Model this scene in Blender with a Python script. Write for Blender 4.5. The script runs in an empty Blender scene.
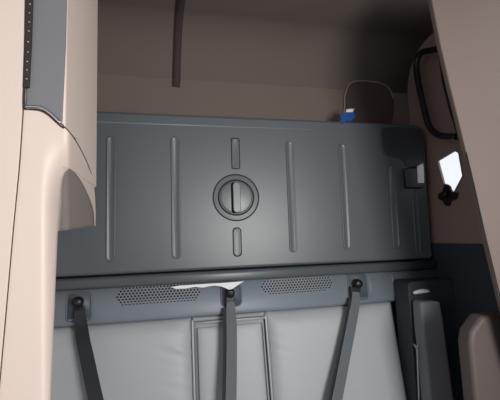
import bpy, bmesh, math, random
from mathutils import Vector, Matrix
random.seed(4)
S = bpy.context.scene
C = S.collection
R = math.radians

# ---------------------------------------------------------------- camera
CZ = 1.45
YAW, PITCH, ROLL, F = R(13.11), R(5.18), R(-1.70), 375.0
_f = Vector((math.sin(YAW)*math.cos(PITCH), math.cos(YAW)*math.cos(PITCH), math.sin(PITCH)))
_r = Vector((math.cos(YAW), -math.sin(YAW), 0)); _u = _r.cross(_f)
RT = _r*math.cos(ROLL) + _u*math.sin(ROLL); UP = _u*math.cos(ROLL) - _r*math.sin(ROLL)
cam_d = bpy.data.cameras.new('camera'); cam = bpy.data.objects.new('camera', cam_d); C.objects.link(cam)
cam_d.sensor_width = 36; cam_d.lens = 36*F/500; cam_d.clip_start = .02
M = Matrix((RT, UP, -_f)).transposed().to_4x4(); M.translation = Vector((0, 0, CZ)); cam.matrix_world = M
S.camera = cam

# ---------------------------------------------------------------- world, light, exposure
def lin(c): return tuple(((v/255)/12.92 if v/255 <= .04045 else ((v/255+.055)/1.055)**2.4) for v in c)
W = bpy.data.worlds.new('world'); S.world = W; W.use_nodes = True
bg = W.node_tree.nodes['Background']; bg.inputs['Color'].default_value = (.93, .96, 1, 1); bg.inputs['Strength'].default_value = 1.1
def area(name, loc, target, sx, sy, power, col):
    l = bpy.data.lights.new(name, 'AREA'); l.shape = 'RECTANGLE'; l.size = sx; l.size_y = sy; l.energy = power; l.color = col
    o = bpy.data.objects.new(name, l); C.objects.link(o); o.location = loc
    o.rotation_euler = (Vector(target)-Vector(loc)).to_track_quat('-Z', 'Y').to_euler(); return o
area('windscreen_daylight', (.82, -.75, 1.46), (-.1, 1.4, 1.0), .65, .55, 31, (1, .965, .93))
S.view_settings.view_transform = 'Standard'; S.view_settings.look = 'None'; S.view_settings.gamma = 1
S.view_settings.use_curve_mapping = False
S.view_settings.exposure = 0.0

# ---------------------------------------------------------------- helpers
def ray(u, v): return _f + RT*((u-250)/F) + UP*((200-v)/F)
def P(u, v, Y):                        # measured point of the photo on the plane at depth Y
    d = ray(u, v); return Vector((0, 0, CZ)) + d*(Y/d.y)
def PX(u, v, X):                       # ... on the plane at distance X to the side
    d = ray(u, v); return Vector((0, 0, CZ)) + d*(X/d.x)
def mat(name, col, rough=.55, bump=0, scale=200, spec=.5, metal=0, var=0, vscale=3, coat=0, kind='noise'):
    m = bpy.data.materials.new(name); m.use_nodes = True; nt = m.node_tree; b = nt.nodes['Principled BSDF']
    c = lin(col)+(1,)
    b.inputs['Base Color'].default_value = c; b.inputs['Roughness'].default_value = rough
    b.inputs['Specular IOR Level'].default_value = spec; b.inputs['Metallic'].default_value = metal
    b.inputs['Coat Weight'].default_value = coat; b.inputs['Coat Roughness'].default_value = .25
    tc = nt.nodes.new('ShaderNodeTexCoord')
    if var:
        n = nt.nodes.new('ShaderNodeTexNoise'); n.inputs['Scale'].default_value = vscale; n.inputs['Detail'].default_value = 5
        r = nt.nodes.new('ShaderNodeMapRange'); r.inputs[3].default_value = 1-var; r.inputs[4].default_value = 1+var
        mx = nt.nodes.new('ShaderNodeVectorMath'); mx.operation = 'SCALE'; mx.inputs[0].default_value = c[:3]
        nt.links.new(tc.outputs['Object'], n.inputs['Vector']); nt.links.new(n.outputs['Fac'], r.inputs[0])
        nt.links.new(r.outputs[0], mx.inputs['Scale']); nt.links.new(mx.outputs[0], b.inputs['Base Color'])
    if bump:
        if kind == 'weave':
            n = nt.nodes.new('ShaderNodeTexWave'); n.inputs['Scale'].default_value = scale; n.bands_direction = 'DIAGONAL'; out = n.outputs['Fac']
        elif kind == 'leather':
            n = nt.nodes.new('ShaderNodeTexVoronoi'); n.inputs['Scale'].default_value = scale; out = n.outputs['Distance']
        else:
            n = nt.nodes.new('ShaderNodeTexNoise'); n.inputs['Scale'].default_value = scale; n.inputs['Detail'].default_value = 3; out = n.outputs['Fac']
        bp = nt.nodes.new('ShaderNodeBump'); bp.inputs['Strength'].default_value = bump; bp.inputs['Distance'].default_value = .001
        nt.links.new(tc.outputs['Object'], n.inputs['Vector']); nt.links.new(out, bp.inputs['Height']); nt.links.new(bp.outputs[0], b.inputs['Normal'])
    return m
MT = dict(
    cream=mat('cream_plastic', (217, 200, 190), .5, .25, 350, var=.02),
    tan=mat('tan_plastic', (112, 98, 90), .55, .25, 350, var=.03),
    inlay=mat('grey_inlay_plastic', (115, 115, 119), .42, .2, 400),
    pocket=mat('grey_pocket_plastic', (128, 119, 115), .5, .2, 400),
    bunk=mat('bunk_grey_plastic', (88, 95, 100), .36, .22, 300, var=.05, vscale=5),
    knob=mat('knob_plastic', (98, 104, 107), .33, .1, 300),
    line=mat('black_gap_and_shade', (14, 15, 17), .6),  # grooves and gaps, plus the painted shade strips
    crease_hl=mat('crease_highlight_grey', (128, 134, 137), .3),  # paler than the bunk to paint the crease highlight
    vent=mat('blue_grey_plastic', (126, 137, 147), .45, .2, 350, var=.03),
    liner=mat('brown_fabric_liner', (117, 106, 98), .9, .6, 500, spec=.2, var=.08, vscale=4),
    ceil=mat('ceiling_fabric', (108, 98, 93), .9, .6, 500, spec=.2, var=.06, vscale=3),
    wallr=mat('beige_side_liner', (146, 127, 122), .75, .4, 400, spec=.3, var=.05),
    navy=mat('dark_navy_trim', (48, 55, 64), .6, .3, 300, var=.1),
    black=mat('black_plastic', (24, 24, 27), .38, .1, 300),
    dark=mat('charcoal_plastic', (40, 42, 46), .45, .1, 300),
    strap=mat('grey_webbing', (106, 113, 119), .6, .6, 260, kind='weave'),
    strapd=mat('black_webbing', (44, 48, 53), .6, .6, 260, kind='weave'),
    leather=mat('grey_leather', (168, 174, 178), .42, .35, 420, var=.03, vscale=6, kind='leather'),
    pipe=mat('piping_leather', (184, 190, 193), .4),
    seam=mat('seam_thread', (84, 90, 94), .6),
    pad=mat('side_pad_fabric', (124, 127, 131), .8, .4, 400),
    chrome=mat('chrome', (225, 228, 232), .12, metal=1),
    steel=mat('satin_metal', (190, 190, 192), .3, metal=1),
    glint=mat('pale_glint', (225, 228, 232), .35),  # pale base colour stands in for highlights on shiny metal
    arm=mat('shaded_armrest_vinyl', (92, 81, 79), .6, .3, 300),  # armrest's shade is put into this darker base colour
    corner=mat('corner_dark_grey', (62, 66, 71), .4, .1, 300),
    paper=mat('white_paper', (236, 238, 242), .8, .3, 120),
    blue=mat('blue_tag', (22, 80, 150), .4),
    strapb=mat('brown_strap', (62, 52, 50), .85, .5, 400),
    cover=mat('cover_fabric', (84, 72, 69), .85, .5, 400, spec=.2),
    rim=mat('cover_rim', (146, 128, 120), .7),
    floor=mat('floor_rubber', (50, 50, 52), .8, .4, 80),
    rubber=mat('rubber_gasket', (40, 34, 33), .7),
    frame=mat('window_frame', (120, 120, 130), .45),
)
def glass():
    m = bpy.data.materials.new('window_glass'); m.use_nodes = True; nt = m.node_tree; nt.nodes.clear()
    o = nt.nodes.new('ShaderNodeOutputMaterial'); t = nt.nodes.new('ShaderNodeBsdfTransparent'); g = nt.nodes.new('ShaderNodeBsdfGlossy')
    g.inputs['Roughness'].default_value = .03; x = nt.nodes.new('ShaderNodeMixShader'); x.inputs[0].default_value = .06
    nt.links.new(t.outputs[0], x.inputs[1]); nt.links.new(g.outputs[0], x.inputs[2]); nt.links.new(x.outputs[0], o.inputs[0]); return m
MT['glass'] = glass()

def obj(name, bm, m, parent=None, smooth=True, bevel=0, seg=3, label=None):
    me = bpy.data.meshes.new(name); bmesh.ops.recalc_face_normals(bm, faces=bm.faces); bm.to_mesh(me); bm.free()
    me.materials.append(m if not isinstance(m, str) else MT[m])
    o = bpy.data.objects.new(name, me); C.objects.link(o)
    if smooth:
        for p in me.polygons: p.use_smooth = True
    if bevel:
        b = o.modifiers.new('bevel', 'BEVEL'); b.width = bevel; b.segments = seg; b.limit_method = 'ANGLE'; b.angle_limit = R(35)
    if bevel: 
        w = o.modifiers.new('wn', 'WEIGHTED_NORMAL')
    if parent is not None:
        o.parent = parent
        o.matrix_parent_inverse = Matrix.Translation(-Vector(parent.location))
    if label: o['label'] = label
    return o
def thing(name, label, cat, loc, group=None):
    o = bpy.data.objects.new(name, None); C.objects.link(o); o.location = loc; o.empty_display_size = .05
    o['label'] = label; o['category'] = cat
    if group: o['group'] = group
    return o
def tag(o, label, cat, group=None):
    o['label'] = label; o['category'] = cat
    if group: o['group'] = group
    return o
def struct(o): o['kind'] = 'structure'; return o

def prism(bm, pts, off):               # closed polygon (3D points) extruded by vector off
    off = Vector(off); n = len(pts)
    a = [bm.verts.new(p) for p in pts]; b = [bm.verts.new(Vector(p)+off) for p in pts]
    bm.faces.new(a); bm.faces.new(b[::-1])
    for i in range(n): bm.faces.new((a[i], b[i], b[(i+1) % n], a[(i+1) % n]))
    return bm
def box(bm, x0, x1, y0, y1, z0, z1):
    return prism(bm, [(x0, y0, z0), (x1, y0, z0), (x1, y0, z1), (x0, y0, z1)], (0, y1-y0, 0))
def rrect(x0, x1, z0, z1, r, y, n=7):
    rs = r if isinstance(r, (tuple, list)) else (r,)*4; out = []
    for (cx, cz, a0, q) in ((x0, z0, 180, 0), (x1, z0, 270, 1), (x1, z1, 0, 2), (x0, z1, 90, 3)):
        rr = rs[q]; sx = 1 if cx == x0 else -1; sz = 1 if cz == z0 else -1
        for k in range(n+1):
            a = R(a0+90*k/n); out.append(Vector((cx+sx*rr+rr*math.cos(a), y, cz+sz*rr+rr*math.sin(a))))
    return out
def smooth_path(pts, n=8, closed=False):
    pts = [Vector(p) for p in pts]; out = []; L = len(pts)
    rng = range(L) if closed else range(L-1)
    for i in rng:
        g = (lambda k: pts[k % L]) if closed else (lambda k: pts[min(max(k, 0), L-1)])
        p0, p1, p2, p3 = g(i-1), g(i), g(i+1), g(i+2)
        for k in range(n):
            t = k/n
            out.append(.5*((2*p1)+(p2-p0)*t+(2*p0-5*p1+4*p2-p3)*t*t+(3*p1-p0-3*p2+p3)*t**3))
    if not closed: out.append(pts[-1])
    return out
def tube(bm, path, r, seg=10, closed=False, flat=1.0, up=None):
    path = [Vector(p) for p in path]; rings = []; n = len(path)
    ref = Vector(up) if up else Vector((0, 1, 0))
    for i, p in enumerate(path):
        a = path[(i-1) % n] if closed or i else path[0]; b = path[(i+1) % n] if closed or i < n-1 else path[-1]
        t = (b-a).normalized(); s = t.cross(ref)
        if s.length < 1e-4: s = t.cross(Vector((1, 0, 0)))
        s.normalize(); q = s.cross(t).normalized()
        rr = r[i] if isinstance(r, (list, tuple)) else r
        rings.append([bm.verts.new(p+s*math.cos(2*math.pi*k/seg)*rr+q*math.sin(2*math.pi*k/seg)*rr*flat) for k in range(seg)])
    for i in range(n if closed else n-1):
        A, B = rings[i], rings[(i+1) % n]
        for k in range(seg): bm.faces.new((A[k], A[(k+1) % seg], B[(k+1) % seg], B[k]))
    if not closed: bm.faces.new(rings[0][::-1]); bm.faces.new(rings[-1])
    return bm
def ribbon(bm, path, widths, thick, face=(0, -1, 0)):   # flat band following a path
    path = [Vector(p) for p in path]; n = len(path); face = Vector(face).normalized(); rows = []
    for i, p in enumerate(path):
        t = (path[min(i+1, n-1)]-path[max(i-1, 0)]).normalized(); s = t.cross(face).normalized(); nn = s.cross(t).normalized()
        w = widths[i] if isinstance(widths, list) else widths
        rows.append([bm.verts.new(p+s*w/2*a+nn*thick/2*b) for a, b in ((-1, -.6), (1, -.6), (1, .6), (-1, .6))])
    for i in range(n-1):
        for k in range(4): bm.faces.new((rows[i][k], rows[i][(k+1) % 4], rows[i+1][(k+1) % 4], rows[i+1][k]))
    bm.faces.new(rows[0][::-1]); bm.faces.new(rows[-1]); return bm
def lathe(bm, c, prof, seg=48, axis='y'):   # prof: (radius, offset toward the camera)
    rings = []
    for (r, h) in prof:
        if r < 1e-6: rings.append([bm.verts.new(c+Vector((0, -h, 0)))]); continue
        rings.append([bm.verts.new(c+Vector((r*math.cos(2*math.pi*k/seg), -h, r*math.sin(2*math.pi*k/seg)))) for k in range(seg)])
    for A, B in zip(rings, rings[1:]):
        for k in range(seg):
            k2 = (k+1) % seg
            if len(A) == 1 and len(B) == 1: continue
            if len(A) == 1: bm.faces.new((A[0], B[k2], B[k]))
            elif len(B) == 1: bm.faces.new((A[k], A[k2], B[0]))
            else: bm.faces.new((A[k], A[k2], B[k2], B[k]))
    return bm
def loft_x(bm, prof, x0, x1, nx=2, zf=None):  # closed (Y,Z) profile swept along X
    rows = []
    for i in range(nx+1):
        x = x0+(x1-x0)*i/nx; rows.append([bm.verts.new((x, y, z)) for y, z in prof])
    n = len(prof)
    for i in range(nx):
        for k in range(n): bm.faces.new((rows[i][k], rows[i][(k+1) % n], rows[i+1][(k+1) % n], rows[i+1][k]))
    bm.faces.new(rows[0]); bm.faces.new(rows[-1][::-1]); return bm
NB = bmesh.new

# ---------------------------------------------------------------- measurements
YB = 1.50                                   # front face of the folded bunk
WALL = 1.63
Z_TOP, Z_CREASE = CZ+.490, CZ+.446
Z_BOT, Z_LEDGE, Z_VENT = CZ-.140, CZ-.186, CZ-.320
XL, XR = -.74, P(426.5, 165, 1.5).x
WR = 1.225                                  # right wall

# ================================================================ the shell
# rear liner and roof: one curved sweep
zc = P(200, 74, WALL).z
bm = NB(); box(bm, -1.05, WR+.06, WALL, WALL+.05, .2, zc-.03); struct(obj('wall_back', bm, 'liner', smooth=False))
bm = NB()
prof = [(WALL+.05, zc-.03), (WALL, zc-.03), (WALL, zc-.0295)]
for k in range(1, 17):
    a = R(84*k/16); prof.append((WALL-.21*(1-math.cos(a)), zc-.03+.21*math.sin(a)))
y0, z0 = prof[-1]
for y in (1.15, .8, .3, -.3, -.9): prof.append((y, z0+(y0-y)*.03))
prof += [(y, z+.05) for (y, z) in prof[::-1][:5]] + [(WALL+.05, z0+.05)]
loft_x(bm, prof, -1.05, WR+.06, 4); struct(obj('ceiling', bm, 'ceil'))
ZR = z0
bm = NB(); prism(bm, [(-1.10, WALL+.05, .2), (-1.10, WALL+.05, 2.5), (-1.10, .55, 2.5), (-1.10, .55, 1.25), (-1.10, -.95, 1.25), (-1.10, -.95, .2)], (.05, 0, 0)); struct(obj('wall_left', bm, 'cream', smooth=False))
bm = NB(); box(bm, -1.05, WR, -.95, -.90, .2, 1.2); struct(obj('wall_front', bm, 'navy', smooth=False))
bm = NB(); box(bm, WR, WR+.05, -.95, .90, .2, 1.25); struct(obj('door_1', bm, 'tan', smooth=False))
bm = NB(); box(bm, -1.10, WR+.06, -.9, WALL+.05, .15, .2); struct(obj('floor', bm, 'floor', smooth=False))

# right wall, with the small six-sided window cut through it
hexa = [PX(u, v, WR) for u, v in ((437.5, 161), (455, 150.5), (459, 153), (463, 176), (454, 193), (443.5, 183.5))]
bm = NB()
outer = [Vector((WR, WALL, 1.11)), Vector((WR, WALL, 2.5)), Vector((WR, .93, 2.5)), Vector((WR, .93, 1.11))]
cen = sum(hexa, Vector())/6
def ang(p): return math.atan2(p.z-cen.z, p.y-cen.y)
ring_in = sorted(hexa, key=ang)
# bridge: subdivided outer border matched by angle
ob = []
for i in range(24):
    a = 2*math.pi*i/24-math.pi; dy, dz = math.cos(a), math.sin(a); t = 1e9
    if dy > 1e-6: t = min(t, (WALL-cen.y)/dy)
    if dy < -1e-6: t = min(t, (.93-cen.y)/dy)
    if dz > 1e-6: t = min(t, (2.5-cen.z)/dz)
    if dz < -1e-6: t = min(t, (.2-cen.z)/dz)
    ob.append((a, Vector((WR, cen.y+dy*t, cen.z+dz*t))))
for y, z in ((WALL, .2), (WALL, 2.5), (.93, 2.5), (.93, .2)):
    ob.append((math.atan2(z-cen.z, y-cen.y), Vector((WR, y, z))))
ob.sort(key=lambda q: q[0])
def hex_hit(a):
    d = Vector((0, math.cos(a), math.sin(a))); best = None
    for i in range(6):
        p, q = ring_in[i], ring_in[(i+1) % 6]; ex, ez = q.y-p.y, q.z-p.z; det = d.y*(-ez)+ex*d.z
        if abs(det) < 1e-9: continue
        wx, wz = p.y-cen.y, p.z-cen.z; t = (wx*(-ez)+ex*wz)/det; s = (d.y*wz-d.z*wx)/det
        if t > 0 and -1e-6 <= s <= 1+1e-6: best = t
    return Vector((WR, cen.y+d.y*best, cen.z+d.z*best))
angs = sorted([a for a, _ in ob]+[ang(p) for p in ring_in])
def out_hit(a):
    dy, dz = math.cos(a), math.sin(a); t = 1e9
    if dy > 1e-6: t = min(t, (WALL-cen.y)/dy)
    if dy < -1e-6: t = min(t, (.93-cen.y)/dy)
    if dz > 1e-6: t = min(t, (2.5-cen.z)/dz)
    if dz < -1e-6: t = min(t, (.2-cen.z)/dz)
    return Vector((WR, cen.y+dy*t, cen.z+dz*t))
I0 = [bm.verts.new(hex_hit(a)) for a in angs]; O0 = [bm.verts.new(out_hit(a)) for a in angs]
I1 = [bm.verts.new(v.co+Vector((.010, 0, 0))) for v in I0]; O1 = [bm.verts.new(v.co+Vector((.010, 0, 0))) for v in O0]
for i in range(len(angs)):
    j = (i+1) % len(angs)
    bm.faces.new((I0[i], I0[j], O0[j], O0[i])); bm.faces.new((I1[i], O1[i], O1[j], I1[j]))
    bm.faces.new((I0[i], I1[i], I1[j], I0[j])); bm.faces.new((O0[i], O0[j], O1[j], O1[i]))
struct(obj('wall_right', bm, 'wallr', smooth=False))
win = struct(bpy.data.objects.new('window_1', None)); C.objects.link(win); win.location = cen
bm = NB(); tube(bm, smooth_path([p+Vector((-.001, 0, 0)) for p in ring_in], 1, True), .003, 8, True, up=(1, 0, 0)); obj('window_frame', bm, 'frame', win)
bm = NB(); prism(bm, [cen+(p-cen)*.985+Vector((.004, 0, 0)) for p in ring_in], (.003, 0, 0)); obj('window_glass', bm, 'glass', win, smooth=False)

# ================================================================ folded bunk
bk = thing('folded_bunk', 'wide dark grey ribbed bunk with a round knob, folded up against the rear wall', 'bunk', ((XL+XR)/2, WALL, Z_BOT))
bm = NB(); prism(bm, rrect(XL, XR, Z_BOT+.004, Z_TOP, (.02, .02, .055, .05), YB), (0, .115, 0))
obj('bunk_panel', bm, 'bunk', bk, bevel=.012, seg=5)
bm = NB(); x1 = P(312, 130, YB).x
tube(bm, [(XL+.05, YB, Z_CREASE), (x1, YB, Z_CREASE)], .0036, 8, flat=.7); obj('crease_highlight', bm, 'crease_hl', bk)  # highlight along the crease painted as a paler bead
def pill(bm, xc, z0, z1, w, y, h, tilt=0):
    pts = rrect(xc-w/2, xc+w/2, z0, z1, w/2*.98, y, 6)
    n = len(pts); c = Vector((xc, y, (z0+z1)/2)); rows = []
    for s, hh in ((1, 0), (.93, h*.8), (.80, h), (.68, h*.85), (.5, h*.55)):
        row = []
        for p in pts:
            d = p-c; zz = d.z
            ins = (1-s)*w/2
            L = (z1-z0)/2; q = Vector((d.x*s, 0, zz*(1-ins/L)))
            row.append(bm.verts.new(c+q+Vector((0, -hh, 0))))
        rows.append(row)
    for A, B in zip(rows, rows[1:]):
        for k in range(n): bm.faces.new((A[k], A[(k+1) % n], B[(k+1) % n], B[k]))
    bm.faces.new(rows[-1]); return bm
zt, zb = P(174, 136.5, YB).z, P(176, 260, YB).z
def ribx(u, v=200): return P(u, v, YB).x
for u, a, b in ((111, 136, 262), (175.7, 136.5, 259), (291.5, 141, 252.5), (344.5, 143.5, 250), (393.5, 165, 249)):
    bm = NB(); pill(bm, ribx(u), P(u, b, YB).z, P(u, a, YB).z, .036, YB+.0002, .0052); obj('rib', bm, 'bunk', bk)
bm = NB(); pill(bm, ribx(415), P(413, 254, YB).z, P(410, 176, YB).z, .03, YB+.0002, .005); obj('rib', bm, 'bunk', bk)
for (u, a, b) in ((235.5, 138.5, 168.5), (237.2, 228, 256)):
    x = ribx(u, (a+b)/2); bm = NB(); pill(bm, x, P(u, b, YB).z, P(u, a, YB).z, .032, YB+.0002, .002); s = obj('short_rib', bm, 'bunk', bk)
    bm = NB(); tube(bm, rrect(x-.0165, x+.0165, P(u, b, YB).z-.001, P(u, a, YB).z+.001, .006 if a < 200 else .014, YB-.001, 5), .0018, 6, True)
    obj('outline_groove', bm, 'line', s); C.objects[-1]
bm = NB(); xe = P(322, 118, YB).x; box(bm, XL+.04, xe, YB+.03, YB+.10, Z_TOP-.002, Z_TOP+.007); obj('top_shade', bm, 'line', bk, smooth=False)  # shade above the bunk's top edge, built as a dark strip
# round knob
kc = P(236.2, 197.5, YB)
kr = (P(259, 197.5, YB).x-P(213.5, 197.5, YB).x)/2
bm = NB(); lathe(bm, kc, [(0, .0008), (kr*.965, .0008), (kr*.97, .0007), (kr*.98, 0)]); ks = obj('knob_surround', bm, 'bunk', bk)
bm = NB(); tube(bm, [kc+Vector((kr*math.cos(2*math.pi*k/64), -.0005, kr*math.sin(2*math.pi*k/64))) for k in range(64)], .0024, 8, True); obj('outer_groove', bm, 'line', ks)
bm = NB(); tube(bm, [kc+Vector((kr*.765*math.cos(2*math.pi*k/64), -.001, kr*.755*math.sin(2*math.pi*k/64))) for k in range(64)], .0034, 8, True); obj('inner_groove', bm, 'line', ks)
kn = None
bm = NB(); lathe(bm, kc, [(0, .004), (kr*.64, .004), (kr*.69, .003), (kr*.71, 0)]); kn = obj('knob', bm, 'knob', bk)
bm = NB(); g = kr*.165; prism(bm, rrect(kc.x-g, kc.x+g, kc.z-kr*.66, kc.z+kr*.66, g*.95, kc.y-.015), (0, .012, 0)); obj('knob_grip', bm, 'knob', kn, bevel=.003)
bm = NB(); prism(bm, rrect(kc.x-g-.006, kc.x+g*.2, kc.z-kr*.68, kc.z+kr*.66, g*.8, kc.y-.0052), (0, .002, 0)); obj('grip_shade', bm, 'line', kn)  # shade along the grip's left side, built as a dark strip
# raised darker corner patch, and catch at the right end
bm = NB()
cc = smooth_path([P(u, v, YB-.006) for u, v in ((386, 127.5), (412, 127.5), (421.5, 131), (424.5, 142), (425, 164), (421, 167), (408, 167), (404, 161), (398, 157.5), (388, 156), (382, 150), (381, 134))], 4, True)
prism(bm, cc, (0, .03, 0)); obj('corner_patch', bm, 'corner', bk, bevel=.010, seg=4, label='darker rounded corner patch')
bm = NB(); prism(bm, [P(u, v, YB-.022) for u, v in ((405, 168), (424, 167), (425, 188), (407, 188))], (0, .03, 0)); ct = obj('catch', bm, 'dark', bk, bevel=.006)
bm = NB(); prism(bm, [P(u, v, YB-.026) for u, v in ((417.5, 166), (423.5, 163), (424.5, 183), (418, 183))], (0, .006, 0)); obj('catch_plate', bm, 'glint', ct, bevel=.002, label='catch plate with its highlight put into a pale colour')  # metal highlight painted by the pale colour

# ================================================================ rear vent panel below the bunk
vp = thing('vent_panel', 'blue-grey plastic panel with two perforated grilles between the bunk and the seat back', 'trim panel', ((XL+WR)/2, WALL, Z_VENT))
def arc(cy, cz, r, a0, a1, n=5): return [(cy+r*math.cos(R(a0+(a1-a0)*k/n)), cz+r*math.sin(R(a0+(a1-a0)*k/n))) for k in range(n+1)]
X0, X1 = -.80, WR-.003
YV0, YV1 = 1.523, 1.508
bm = NB()
prof = [(WALL, Z_BOT-.004)] + [(YB+.002, Z_BOT-.004)] + arc(YB+.004, Z_BOT-.016, .012, 100, 180, 4)+arc(YB+.004, Z_LEDGE+.014, .012, 180, 260, 4)+[(YV0, Z_LEDGE-.002)]
prof += [(WALL, Z_LEDGE-.002)]
loft_x(bm, prof, X0, X1, 2); obj('ledge', bm, 'bunk', vp)
bm = NB()
prof = [(WALL, Z_LEDGE-.0025), (YV0, Z_LEDGE-.0025), (YV1, Z_VENT+.02)]+arc(YV1+.014, Z_VENT+.016, .014, 180, 265, 5)+[(WALL, Z_VENT)]
loft_x(bm, prof, X0, X1, 2); obj('panel_face', bm, 'vent', vp)
def yv(z): t = (Z_LEDGE-z)/(Z_LEDGE-Z_VENT); return YV0+(YV1-YV0)*t
def grille(u0, v0, u1, v1, hgt_px, name='speaker_grille'):
    a, b = P(u0, v0, 1.515), P(u1, v1, 1.515); zm = (a.z+b.z)/2; L = (b.x-a.x)/2; xm = (a.x+b.x)/2
    H = hgt_px*.0042/2; p = .0128; rows = []
    bm = NB(); bk_ = NB(); n = 12
    cells = []
    for j in range(-6, 7):
        z = zm+j*p*.80
        if abs(z-zm) > H: continue
        half = L*(1-.16*(abs(z-zm)/H)**2)
        i = -60
        while i < 61:
            x = xm+(i+(.5 if j % 2 else 0))*p
            if abs(x-xm) < half: cells.append((x, z))
            i += 1
    for (x, z) in cells:
        y = yv(z)-.0030
        o_ = []; i_ = []; d_ = []
        for k in range(6):
            an = R(60*k+30); o_.append(bm.verts.new((x+p*.578*math.cos(an), y, z+p*.80*.667*math.sin(an))))
        for k in range(6):
            an = R(60*k+30); i_.append(bm.verts.new((x+p*.40*math.cos(an), y, z+p*.40*math.sin(an)))); d_.append(bm.verts.new((x+p*.40*math.cos(an), y+.0022, z+p*.40*math.sin(an))))
        for k in range(6):
            q = (k+1) % 6; bm.faces.new((o_[k], o_[q], i_[q], i_[k])); bm.faces.new((i_[k], i_[q], d_[q], d_[k]))
        prism(bk_, [(x+p*.5*math.cos(R(60*k+30)), y+.0018, z+p*.45*math.sin(R(60*k+30))) for k in range(6)], (0, .0009, 0))
    g_ = obj(name, bm, 'vent', vp, smooth=False, label='perforated grille')
    obj('hole_backing', bk_, 'line', g_, smooth=False)
grille(117, 297, 199.5, 292.5, 16.5)
grille(262, 287, 332, 282.5, 15.5)
# ridges at the right end
for u in (370, 393):
    a = P(u, 278, 1.515); bm = NB(); tube(bm, [(a.x, yv(Z_LEDGE)+.001, Z_LEDGE-.012), (a.x, yv(Z_VENT)+.001, Z_VENT+.03)], .004, 8); obj('ridge', bm, 'vent', vp)

# ================================================================ seat belts
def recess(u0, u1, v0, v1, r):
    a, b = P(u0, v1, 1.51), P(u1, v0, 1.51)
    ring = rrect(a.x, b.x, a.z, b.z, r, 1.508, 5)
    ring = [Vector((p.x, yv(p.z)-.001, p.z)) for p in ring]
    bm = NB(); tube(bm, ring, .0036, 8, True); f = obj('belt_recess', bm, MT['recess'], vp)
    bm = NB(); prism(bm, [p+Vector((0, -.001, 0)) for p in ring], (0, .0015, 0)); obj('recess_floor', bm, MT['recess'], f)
    return f
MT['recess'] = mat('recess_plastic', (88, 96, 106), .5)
recess(66, 91, 292, 322, .014); recess(221.5, 241, 284, 307, .018); recess(350, 367, 273, 300, .014)
def belt(lab, knob, guide, path, w0, w1, back=None):
    k = P(knob[0], knob[1], 1.485)
    t = thing('seat_belt', lab, 'seat belt', (k.x, 1.50, k.z), 'seat belts hanging over the rear bench')
    kk = P(knob[0], knob[1], 1.497)
    bm = NB(); lathe(bm, kk, [(0, .020), (.010, .020), (.0165, .016), (.019, .008), (.019, -.010)], 24); b = obj('anchor_bolt', bm, 'black', t)
    bm = NB(); lathe(bm, kk, [(0, .0225), (.006, .0225), (.007, .020)], 6); obj('bolt_head', bm, 'dark', b)
    bm = NB(); g = [P(u, v, 1.488) for u, v in guide]; prism(bm, g, (0, .012, 0)); obj('belt_guide', bm, 'black', t, bevel=.003)
    pts = smooth_path([P(u, v, y) for u, v, y in path], 6); n = len(pts)
    bm = NB(); ribbon(bm, pts, [w0+(w1-w0)*min(1, i/(n*.3)) for i in range(n)], .0022); obj('webbing', bm, 'strap' if back else 'strapd', t, smooth=False)
    if back:
        pts = smooth_path([P(u, v, y) for u, v, y in back], 6)
        bm = NB(); ribbon(bm, pts, .036, .002); obj('webbing_underlay', bm, 'strapd', t, smooth=False)
belt('black seat belt on the left, hanging beside the cream pillar cover', (78, 302),
     ((74, 306), (84, 306), (87, 325), (75, 325)), ((79.5, 310, 1.484), (81, 325, 1.475), (83, 340, 1.445), (86.5, 356, 1.425), (96, 400, 1.38), (107, 445, 1.35)), .036, .046)
belt('grey seat belt in the middle, hanging straight down below the torn white paper', (230, 293),
     ((226, 297), (234.5, 297), (235, 310), (226, 310)), ((230.5, 302, 1.484), (231, 312, 1.478), (231.7, 330, 1.445), (231.7, 356, 1.42), (231, 400, 1.38), (230, 445, 1.35)), .030, .040,
     ((227.7, 308, 1.487), (227.8, 330, 1.449), (227.7, 356, 1.425), (227, 400, 1.385), (226, 445, 1.355)))
belt('grey seat belt on the right, slanting down from a bolt beside the right grille', (357.5, 283.5),
     ((351, 287), (361, 287), (360, 300), (351, 300)), ((356, 292, 1.484), (355.5, 303, 1.476), (351.5, 325, 1.445), (345.5, 356, 1.42), (337, 400, 1.38), (328, 445, 1.35)), .034, .044,
     ((353, 299, 1.487), (348.5, 325, 1.450), (342, 356, 1.425), (333, 400, 1.385), (324, 445, 1.355)))

# ================================================================ rear bench
bs = thing('bench_seat', 'light grey leather rear bench seat back with piped centre section under the blue-grey panel', 'seat', (.1, 1.5, .35))
ZS0 = CZ-.95
def ysl(z): return 1.512-.12*max(0, min(1, (Z_VENT-z)/.62))
def cushion(name, x0, x1, z1, z0, puff, sunk=0, wr=None, edge=.03):
    bm = NB(); nx, nz = 44, 44; g = []
    for j in range(nz+1):
        z = z1+(z0-z1)*j/nz; row = []
        for i in range(nx+1):
            x = x0+(x1-x0)*i/nx
            dx = min(x-x0, x1-x); dz = min(z1-z, z-z0)
            e = (1-math.exp(-dx/edge))*(1-math.exp(-dz/edge))
            y = ysl(z)+.012+sunk-puff*e
            if wr: y += wr(x, z)
            row.append(bm.verts.new((x, y, z)))
        g.append(row)
    for j in range(nz):
        for i in range(nx): bm.faces.new((g[j][i], g[j][i+1], g[j+1][i+1], g[j+1][i]))
    # sides and back
    rim = g[0]+[g[j][nx] for j in range(1, nz+1)]+g[nz][::-1][1:]+[g[j][0] for j in range(nz-1, 0, -1)]
    b = [bm.verts.new((v.co.x, WALL-.02, v.co.z)) for v in rim]; n = len(rim)
    for k in range(n): bm.faces.new((rim[k], rim[(k+1) % n], b[(k+1) % n], b[k]))
    bm.faces.new(b); return obj(name, bm, 'leather', bs)
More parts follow.
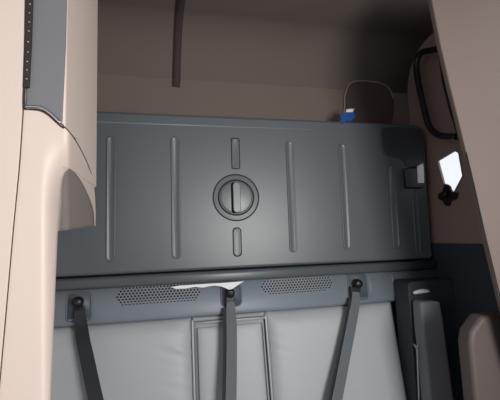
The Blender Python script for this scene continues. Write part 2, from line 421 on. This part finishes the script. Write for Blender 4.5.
ZT = Z_VENT-.002
xa, xb = P(193.5, 340, 1.47).x, P(269, 340, 1.47).x
xr = P(398, 330, 1.48).x
def wl(x, z):
    d = xa-x
    if d > .14 or d < 0: return 0
    a = math.exp(-(d/.06)**1.2)*(1-math.exp(-d/.012)); zz = (ZT-z)
    return .009*a*math.sin(zz*150+d*55+math.sin(zz*37)*1.5)*math.exp(-((zz-.11)/.11)**2)
def wr_(x, z):
    d = x-xb
    if d > .1 or d < 0: return 0
    zz = (ZT-z); a = math.exp(-(d/.04)**1.2)*(1-math.exp(-d/.01))
    return .006*a*math.sin(zz*170-d*50+math.sin(zz*30))*math.exp(-((zz-.12)/.1)**2)
cushion('left_cushion', -.78, xa-.003, ZT, ZS0, .024, 0, wl, .022)
cushion('right_cushion', xb+.003, xr, ZT, ZS0, .024, 0, wr_, .022)
ztc = P(230, 321.5, 1.49).z
cushion('centre_top', xa+.002, xb-.002, ZT, ztc+.004, .014, 0, None, .010)
cc_ = cushion('centre_cushion', xa+.005, xb-.005, ztc-.002, ZS0, .018, .004, None, .014)
def seatline(pts, r, name, m, par, dy=0, base=.012):
    bm = NB(); tube(bm, [Vector((x, ysl(z)+dy, z)) for x, z in pts], r, 8); return obj(name, bm, m, par)
seatline([(xa, ZT-.006), (xa, ztc), (xa, ZS0+.02)], .0042, 'piping', 'pipe', bs, .002)
seatline([(xb, ZT-.006), (xb, ztc), (xb, ZS0+.02)], .0042, 'piping', 'pipe', bs, .002)
seatline([(xa, ztc), (xb, ztc)], .0042, 'piping', 'pipe', bs, .002)
seatline([(xa+.018, ZS0+.02), (xa+.018, ztc-.018), (xb-.018, ztc-.018), (xb-.018, ZS0+.02)], .0016, 'stitch_line', 'seam', cc_, -.0015)
# bottom cushion, below the frame of the photograph
bm = NB(); prism(bm, rrect(-.74, xr, .33, .55, .05, .95), (0, .50, 0)); obj('bottom_cushion', bm, 'leather', bs, bevel=.03, seg=4)

# ================================================================ right side, low: box, pad, armrest
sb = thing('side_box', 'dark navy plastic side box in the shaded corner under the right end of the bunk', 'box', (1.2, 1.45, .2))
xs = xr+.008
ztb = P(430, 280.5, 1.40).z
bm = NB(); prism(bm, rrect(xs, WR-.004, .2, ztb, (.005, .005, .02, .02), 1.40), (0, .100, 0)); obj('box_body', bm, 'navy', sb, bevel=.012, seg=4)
bm = NB(); a = P(413.5, 293, 1.388); b = P(429.5, 291.3, 1.388)
pts = smooth_path([a, (a+b)/2+Vector((0, 0, .004)), b], 6); tube(bm, pts, [.003+.0065*math.sin(math.pi*min(1, (k+1)/len(pts))) for k in range(len(pts))], 8); obj('latch', bm, 'glint', sb, label='small latch with its glint put into a pale colour')  # chrome glint painted by the pale colour
pd = thing('side_pad', 'narrow grey padded strip standing right of the bench beside the dark side box', 'pad', (P(435, 350, 1.33).x, 1.33, .2))
bm = NB(); q = [P(u, v, 1.33) for u, v in ((421, 302), (441, 301.5), (444.5, 322), (449, 356), (455, 400), (462, 450), (434, 450), (430, 400), (426, 356), (423, 330))]
prism(bm, q, (0, .06, 0)); obj('pad_body', bm, 'pad', pd, bevel=.012, seg=4)
bm = NB(); tube(bm, smooth_path([P(415.5, 345, 1.37), P(417, 350, 1.37), P(417.5, 360, 1.37), P(419, 400, 1.37)], 4), .003, 8)
tube(bm, [P(413.5, 344, 1.37), P(416.6, 349, 1.37)], .002, 8); tube(bm, [P(418.5, 343.5, 1.37), P(416.6, 349, 1.37)], .002, 8); obj('edge_cord', bm, 'pipe', pd, label='pale cord along the pad')
ar = [P(u, v, 1.02) for u, v in ((483, 316), (500, 315), (530, 318), (560, 400), (540, 470), (480, 440), (474, 380), (470.5, 345), (472, 332))]
ar = [Vector((min(p.x, WR-.002-.0004*k), p.y, p.z)) for k, p in enumerate(ar)]
bm = NB(); prism(bm, ar, (0, .06, 0)); tag(obj('armrest', bm, 'arm', bevel=.015, seg=4), 'rounded armrest end with shade put into its brown colour in the bottom right corner before the dark wall', 'armrest')
# dark lower lining of the right wall
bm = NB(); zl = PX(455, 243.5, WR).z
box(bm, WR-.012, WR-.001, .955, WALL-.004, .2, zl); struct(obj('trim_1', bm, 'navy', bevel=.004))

# ================================================================ grab handle and window latch on the right wall
XH = WR-.072
gh = thing('grab_handle', 'black looped grab handle on the dark right wall above the small window', 'handle', tuple(PX(440, 95, WR)))
pts = [PX(u, v, XH) for u, v in ((452, 47.5), (436, 49.5), (421, 53), (416.5, 63), (417.5, 78), (421.5, 97), (426.5, 118), (431, 129), (440, 135.5), (456, 136.5))]
bm = NB(); tube(bm, smooth_path(pts, 8), .0135, 14, up=(1, 0, 0)); obj('grip', bm, 'black', gh)
bm = NB(); pl = [PX(u, v, WR-.014) for u, v in ((437, 47), (447, 45), (452, 70), (463, 112), (470, 138), (457, 138), (449, 112), (441, 80))]
prism(bm, pl, (.0135, 0, 0)); obj('mounting_plate', bm, 'dark', gh, bevel=.004)
for uv in ((450, 48), (457, 136.5)):
    a = PX(uv[0], uv[1], XH); bm = NB(); tube(bm, [a, Vector((WR-.001, a.y, a.z))], .014, 12, up=(0, 0, 1)); obj('handle_foot', bm, 'dark', gh)
wl_ = thing('window_latch', 'black knobbed latch at the lower corner of the small bright window', 'latch', tuple(PX(446, 193, WR)))
bm = NB(); prism(bm, smooth_path([PX(u, v, WR-.012) for u, v in ((444, 184), (449, 186), (451, 191), (456.5, 193), (455, 199), (450, 201), (448, 206), (444, 205), (442, 201), (438, 199), (438, 194), (442, 191))], 3, True), (.0115, 0, 0)); obj('latch_plate', bm, 'black', wl_, bevel=.003)
c = PX(446.5, 195, WR-.012)
bm = NB(); tube(bm, [c, c+Vector((-.012, 0, 0)), c+Vector((-.02, 0, 0))], [.013, .012, .008], 14, up=(0, 0, 1)); obj('latch_knob', bm, 'black', wl_)

# ================================================================ pieces on the rear liner and on the bunk's top
ac = thing('access_cover', 'dark rounded fabric cover with a paler rim on the brown rear liner above the bunk', 'cover', tuple(P(368, 105, WALL)))
shape = smooth_path([P(u, v, WALL-.006) for u, v in ((344.5, 112), (345, 95), (351, 83.5), (365, 82), (380, 83.5), (389, 89), (393.5, 101), (392, 122), (385, 130), (350, 130))], 5, True)
bm = NB(); prism(bm, shape, (0, .006, 0)); obj('cover_panel', bm, 'cover', ac, bevel=.003)
bm = NB(); tube(bm, smooth_path([P(u, v, WALL-.008) for u, v in ((343.5, 118), (344.5, 107), (345, 95), (350.5, 83), (363, 81), (380, 83), (389, 88.5), (393, 98))], 6), [.0045]*24+[.0038]*10+[.003]*9, 8); obj('cover_rim', bm, 'rim', ac)
tg = thing('blue_tag', 'small crumpled blue tag with a white top tucked over the bunk top edge', 'tag', tuple(P(347, 119, 1.54)))
bm = NB(); prism(bm, [P(u, v, 1.492) for u, v in ((346.5, 111), (354, 112), (355.5, 117), (351, 121.5), (346, 121), (343, 124), (340, 121.5), (342, 119), (340, 115.5), (344, 114))], (0, .006, 0)); obj('tag_body', bm, 'blue', tg, bevel=.001)
bm = NB(); prism(bm, [P(u, v, 1.489) for u, v in ((347, 109), (354.5, 108.5), (353, 112), (346, 112))], (0, .005, 0)); obj('tag_top', bm, 'paper', tg, label='white top of the tag')
# two webbing loops on the roof liner
bm = NB(); a, b = P(178.5, 38, WALL-.02), P(176, 86, WALL-.004)
bm2 = NB()
st = [P(176, 87, WALL-.004), P(176.6, 80, WALL-.004)]; sx = st[-1].x
for k in range(0, 9):
    a = R(84*k/8); st.append(Vector((sx+.001*k, WALL-.006-.205*(1-math.cos(a)), zc-.028+.205*math.sin(a))))
st += [Vector((sx+.012, yy, ZR+(y0-yy)*.03-.006)) for yy in (1.3, 1.0, .8)]
ribbon(bm2, smooth_path(st, 3), .034, .004, face=(0, -.7, -.7)); bm.free()
tag(obj('roof_strap', bm2, 'strapb'), 'dark brown strap running up the rear liner onto the roof, left of the knob', 'strap')
# torn paper strip under the lip of the bunk
bm = NB()
top = [(170.5, 287), (180, 285.6), (195, 284.6), (210, 283.6), (222, 283), (235, 282), (244, 281.2)]
low = [(241, 283), (236.5, 286), (233, 288.5), (229.5, 290), (226, 288.3), (221.5, 286.6), (215, 285.6), (209, 286.2), (203, 287.6), (195, 286.9), (185, 288.6), (176, 288.9)]
prism(bm, [P(u, v, 1.482) for u, v in top+low], (0, .0015, 0)); tag(obj('paper_strip', bm, 'paper', smooth=False), 'torn white paper strip along the ledge above the middle seat belt', 'paper')

# ================================================================ near left: pillar cover with overhead locker side
YF, XS = .75, PX(97, 130, -.18).x
XS = -.178
pc = thing('pillar_cover', 'cream plastic pillar cover with grey curved inlay at the left', 'pillar', (-.3, .8, .2))
def PF(u, v, d=0): return P(u, v, YF-d)
def PS(u, v, d=0): return PX(u, v, XS+d)
SEAMV = [(-400, 109), (24, 109), (33, 108.6), (42, 110), (50, 114.5), (60, 123.5), (66, 129), (73, 137.5), (80, 149), (87, 163)]
def seam_v(u):
    for (a, b), (c, d) in zip(SEAMV, SEAMV[1:]):
        if a <= u <= c: return b+(d-b)*(u-a)/(c-a)
    return SEAMV[-1][1]
def proj(p):
    q = Vector(p)-Vector((0, 0, CZ)); w = q.dot(_f); return 250+F*q.dot(RT)/w, 200-F*q.dot(UP)/w
def z_at(x, y, v):                      # height where the column over (x, y) crosses photo row v
    lo, hi = -1, 4
    for _ in range(40):
        m = (lo+hi)/2
        if proj((x, y, m))[1] > v: lo = m
        else: hi = m
    return lo
yb_ = PS(97, 130).y; zlow = PS(80, 229).z
ztop_s = z_at(XS, YF, seam_v(proj((XS, YF, 1.6))[0])); z168 = PS(68, 167).z
sp = [P(u, v, YF) for u, v in SEAMV[1:-3] if u < 64]; sp = [p for p in sp if p.x < XS-.004]
fr = [Vector((-.62, YF, sp[0].z))]+sp+[Vector((XS, YF, ztop_s)), Vector((XS, YF, 2.35)), Vector((-.62, YF, 2.35))]
bm = NB(); prism(bm, fr, (0, .086, 0))
box(bm, -.62, XS, YF+.086, yb_, z168, 2.35)
bmesh.ops.remove_doubles(bm, verts=bm.verts, dist=.0001)
dup_f = [f for f in bm.faces if abs(f.calc_center_median().y-(YF+.086)) < 1e-4]
bmesh.ops.delete(bm, geom=dup_f, context='FACES_ONLY')
obj('upper_body', bm, 'cream', pc, bevel=.005, seg=4)
bm = NB(); box(bm, -.62, -.235, YF+.030, .86, .2, z168+.002); obj('column_core', bm, 'cream', pc, smooth=False)
# lower shell: one moulded surface, front face rolling round onto the side face, with an arched recess
SEAMC = [(66, 129), (73, 137.5), (80, 149), (87, 163), (92, 177), (95, 192), (95.8, 210), (95.5, 226)]
def interp(tab, t):                     # tab of (t, value), t rising
    if t <= tab[0][0]: return tab[0][1]
    for (a, b), (c, d) in zip(tab, tab[1:]):
        if t <= c: return b+(d-b)*(t-a)/(c-a)
    return tab[-1][1]
def fine(tab, n=6):
    return [(p.x, p.y) for p in smooth_path([Vector((a, b, 0)) for a, b in tab], n)]
TOPC = fine([(-60, 109), (20, 109), (24, 109), (33, 108.6), (42, 110), (50, 114.5), (60, 123.5)]+SEAMC[:4]+[(89, 168)])
SEAMU = fine([(168, 89), (177, 92), (192, 95), (210, 95.8), (226, 95.5)])
ARL = fine([(168.4, 69), (172, 65), (183, 62), (205, 60.3), (231.5, 58)])
ARR = fine([(168.4, 69), (173, 75.5), (185, 83.5), (199, 90), (212, 93.7), (226, 94.4)])
def depth(u, v):
    d = ray(u, v); ys = (XS+.0065)/d.x*d.y if d.x < -1e-3 else 1e3
    k = .008; x = (ys-.7455)/k
    y = .7455+(k*math.log(1+math.exp(x)) if x < 30 else ys-.7455)
    w = max(0, min(1, (v-135)/80)); w = w*w*(3-2*w)
    return y+w*.050*max(0, min(1.3, (u-41)/17))**2
def SH(u, v, dy=0): return P(u, v, depth(u, v)+dy)
bm = NB()
def block(fn, nu, nv):
    g = [[bm.verts.new(fn(a/nu, b/nv)) for a in range(nu+1)] for b in range(nv+1)]
    for b in range(nv):
        for a in range(nu): bm.faces.new((g[b][a], g[b][a+1], g[b+1][a+1], g[b+1][a]))
U0 = -40
def f1(a, b):
    u = U0+(89-U0)*a; t = interp(TOPC, u); return SH(u, t+(168.4-t)*b)
block(f1, 60, 14)
def f2(a, b):
    v = 168.4+(231.5-168.4)*b; return SH(U0+(interp(ARL, v)-U0)*a, v)
block(f2, 44, 18)
def f3(a, b):
    v = 168.4+(226-168.4)*b; uR = interp(SEAMU, v); uL = min(interp(ARR, v), uR-.2); return SH(uL+(uR-uL)*a, v)
block(f3, 8, 18)
EDG = [(231.5, 57.8), (356, 52.6), (470, 47.5), (640, 40)]
def f4(a, b):
    v = 231.5+(640-231.5)*b; return SH(U0+(interp(EDG, v)-U0)*a, v)
block(f4, 44, 44)
bmesh.ops.remove_doubles(bm, verts=bm.verts, dist=.0004)
ex = bmesh.ops.extrude_face_region(bm, geom=list(bm.faces))
for e in ex['geom']:
    if isinstance(e, bmesh.types.BMVert): e.co += Vector((-.010, .016, 0))
o_ = obj('lower_shell', bm, 'cream', pc)
o_.modifiers.new('edge', 'EDGE_SPLIT').split_angle = R(50)
bm = NB()
def f5(a, b):
    vL, vR = 168.6+63*b, 168.6+57.2*b
    A = (interp(ARL, vL)-.6, vL); B = (interp(ARR, vR)+.5, vR)
    u, v = A[0]+(B[0]-A[0])*a, A[1]+(B[1]-A[1])*a
    return SH(u, v, .010)
block(f5, 12, 20)
bmesh.ops.remove_doubles(bm, verts=bm.verts, dist=.0002)
ex = bmesh.ops.extrude_face_region(bm, geom=list(bm.faces))
for e in ex['geom']:
    if isinstance(e, bmesh.types.BMVert): e.co += Vector((-.004, .006, 0))
obj('grey_pocket', bm, 'pocket', pc, label='matt grey arched recess')
bm = NB(); tube(bm, [SH(u, v-.7, -.0003) for u, v in fine([(60, 123.5)]+SEAMC[:-1], 4)], .0011, 6, up=(1, 0, 0)); obj('seam', bm, 'rubber', pc)

# front inlay with bright lower lip
inl = [(31, -20), (67, -20), (65.5, 44), (62, 121), (59.5, 121), (50, 112), (42, 107.3), (33, 105.6), (25.5, 106), (26.5, 88)]
bm = NB(); prism(bm, [PF(u, v, .004) for u, v in inl], (0, .006, 0)); il = obj('grey_inlay', bm, 'inlay', pc, bevel=.0015, label='blue-grey curved inlay')
bm = NB(); tube(bm, smooth_path([PF(u, v, .0085) for u, v in ((25.5, 107), (33, 106.8), (42, 108.3), (50, 113), (60.5, 123))], 6), [.0034]*14+[.0026]*11, 8); obj('inlay_lip', bm, 'steel', il, label='bright curved lip')
bm = NB(); tube(bm, smooth_path([PF(u, v, .0055) for u, v in ((24.5, 109), (33, 109.5), (41, 110.8), (49, 115.5), (59.5, 125), (64, 128))], 6), .0016, 6); obj('lip_gap', bm, 'rubber', il)
# hinge strip with rivets
hs = [(24.5, -20), (33, -20), (31, 44), (28.6, 87), (22.3, 87), (24.8, 44)]
bm = NB(); prism(bm, [PF(u, v, .010) for u, v in hs], (0, .008, 0)); h = obj('hinge_strip', bm, 'rubber', pc, bevel=.001, label='dark hinge strip with rivets')
for v in (4, 13, 22, 31, 42, 52, 61.5, 70, 79):
    u = 28.2-(v-44)*.045
    c = PF(u, v, .010); bm = NB(); lathe(bm, c, [(0, .0015), (.0012, .0012), (.0016, 0)], 12); obj('rivet', bm, 'steel', h)
bm = NB(); tube(bm, smooth_path([PF(u, v, .009) for u, v in ((24.6, 87), (23.8, 98), (24.2, 106), (26, 109))], 5), .0022, 6); obj('hinge_gasket', bm, 'rubber', pc)
# cream lining left of the seam
bm = NB(); sl = [(22, 112), (19.5, 150), (17.5, 175), (12.5, 226), (6, 300), (1, 356), (-3, 400), (-8, 460), (-24, 640)]
edge = [PF(u, v, .009) for u, v in [(25, -20), (22.5, 80)]+sl]
left = [Vector((-.62, YF-.009, edge[-1].z)), Vector((-.62, YF-.009, edge[0].z))]
bm = NB(); prism(bm, edge+left, (0, .0085, 0)); obj('outer_panel', bm, 'cream', pc, bevel=.001)
bm = NB(); tube(bm, smooth_path([PF(u+1.0, v, .0050) for u, v in [(23.2, 100)]+sl], 3), .0013, 6); obj('panel_seam', bm, 'rubber', pc)

# ================================================================ near right: tan panel
YR = .95
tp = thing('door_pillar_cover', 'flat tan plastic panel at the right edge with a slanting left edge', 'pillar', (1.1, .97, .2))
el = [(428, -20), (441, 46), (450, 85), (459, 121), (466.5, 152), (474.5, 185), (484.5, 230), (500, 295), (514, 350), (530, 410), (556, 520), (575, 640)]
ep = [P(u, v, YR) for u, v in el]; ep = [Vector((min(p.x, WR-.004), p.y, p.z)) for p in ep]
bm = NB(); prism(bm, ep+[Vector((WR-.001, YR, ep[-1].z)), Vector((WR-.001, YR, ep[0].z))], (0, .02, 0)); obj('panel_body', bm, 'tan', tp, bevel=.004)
bm = NB(); tube(bm, [P(u-.3, v, YR-.001) for u, v in el[4:]], .0016, 6); obj('edge_gasket', bm, 'line', tp)
bm = NB(); tube(bm, [P(u-1.2, v, YR+.002) for u, v in ((481.5, 212), (484.5, 228), (492, 259), (500, 294), (514, 350))], .0014, 6); obj('edge_trim', bm, 'steel', tp, label='thin bright edge strip')
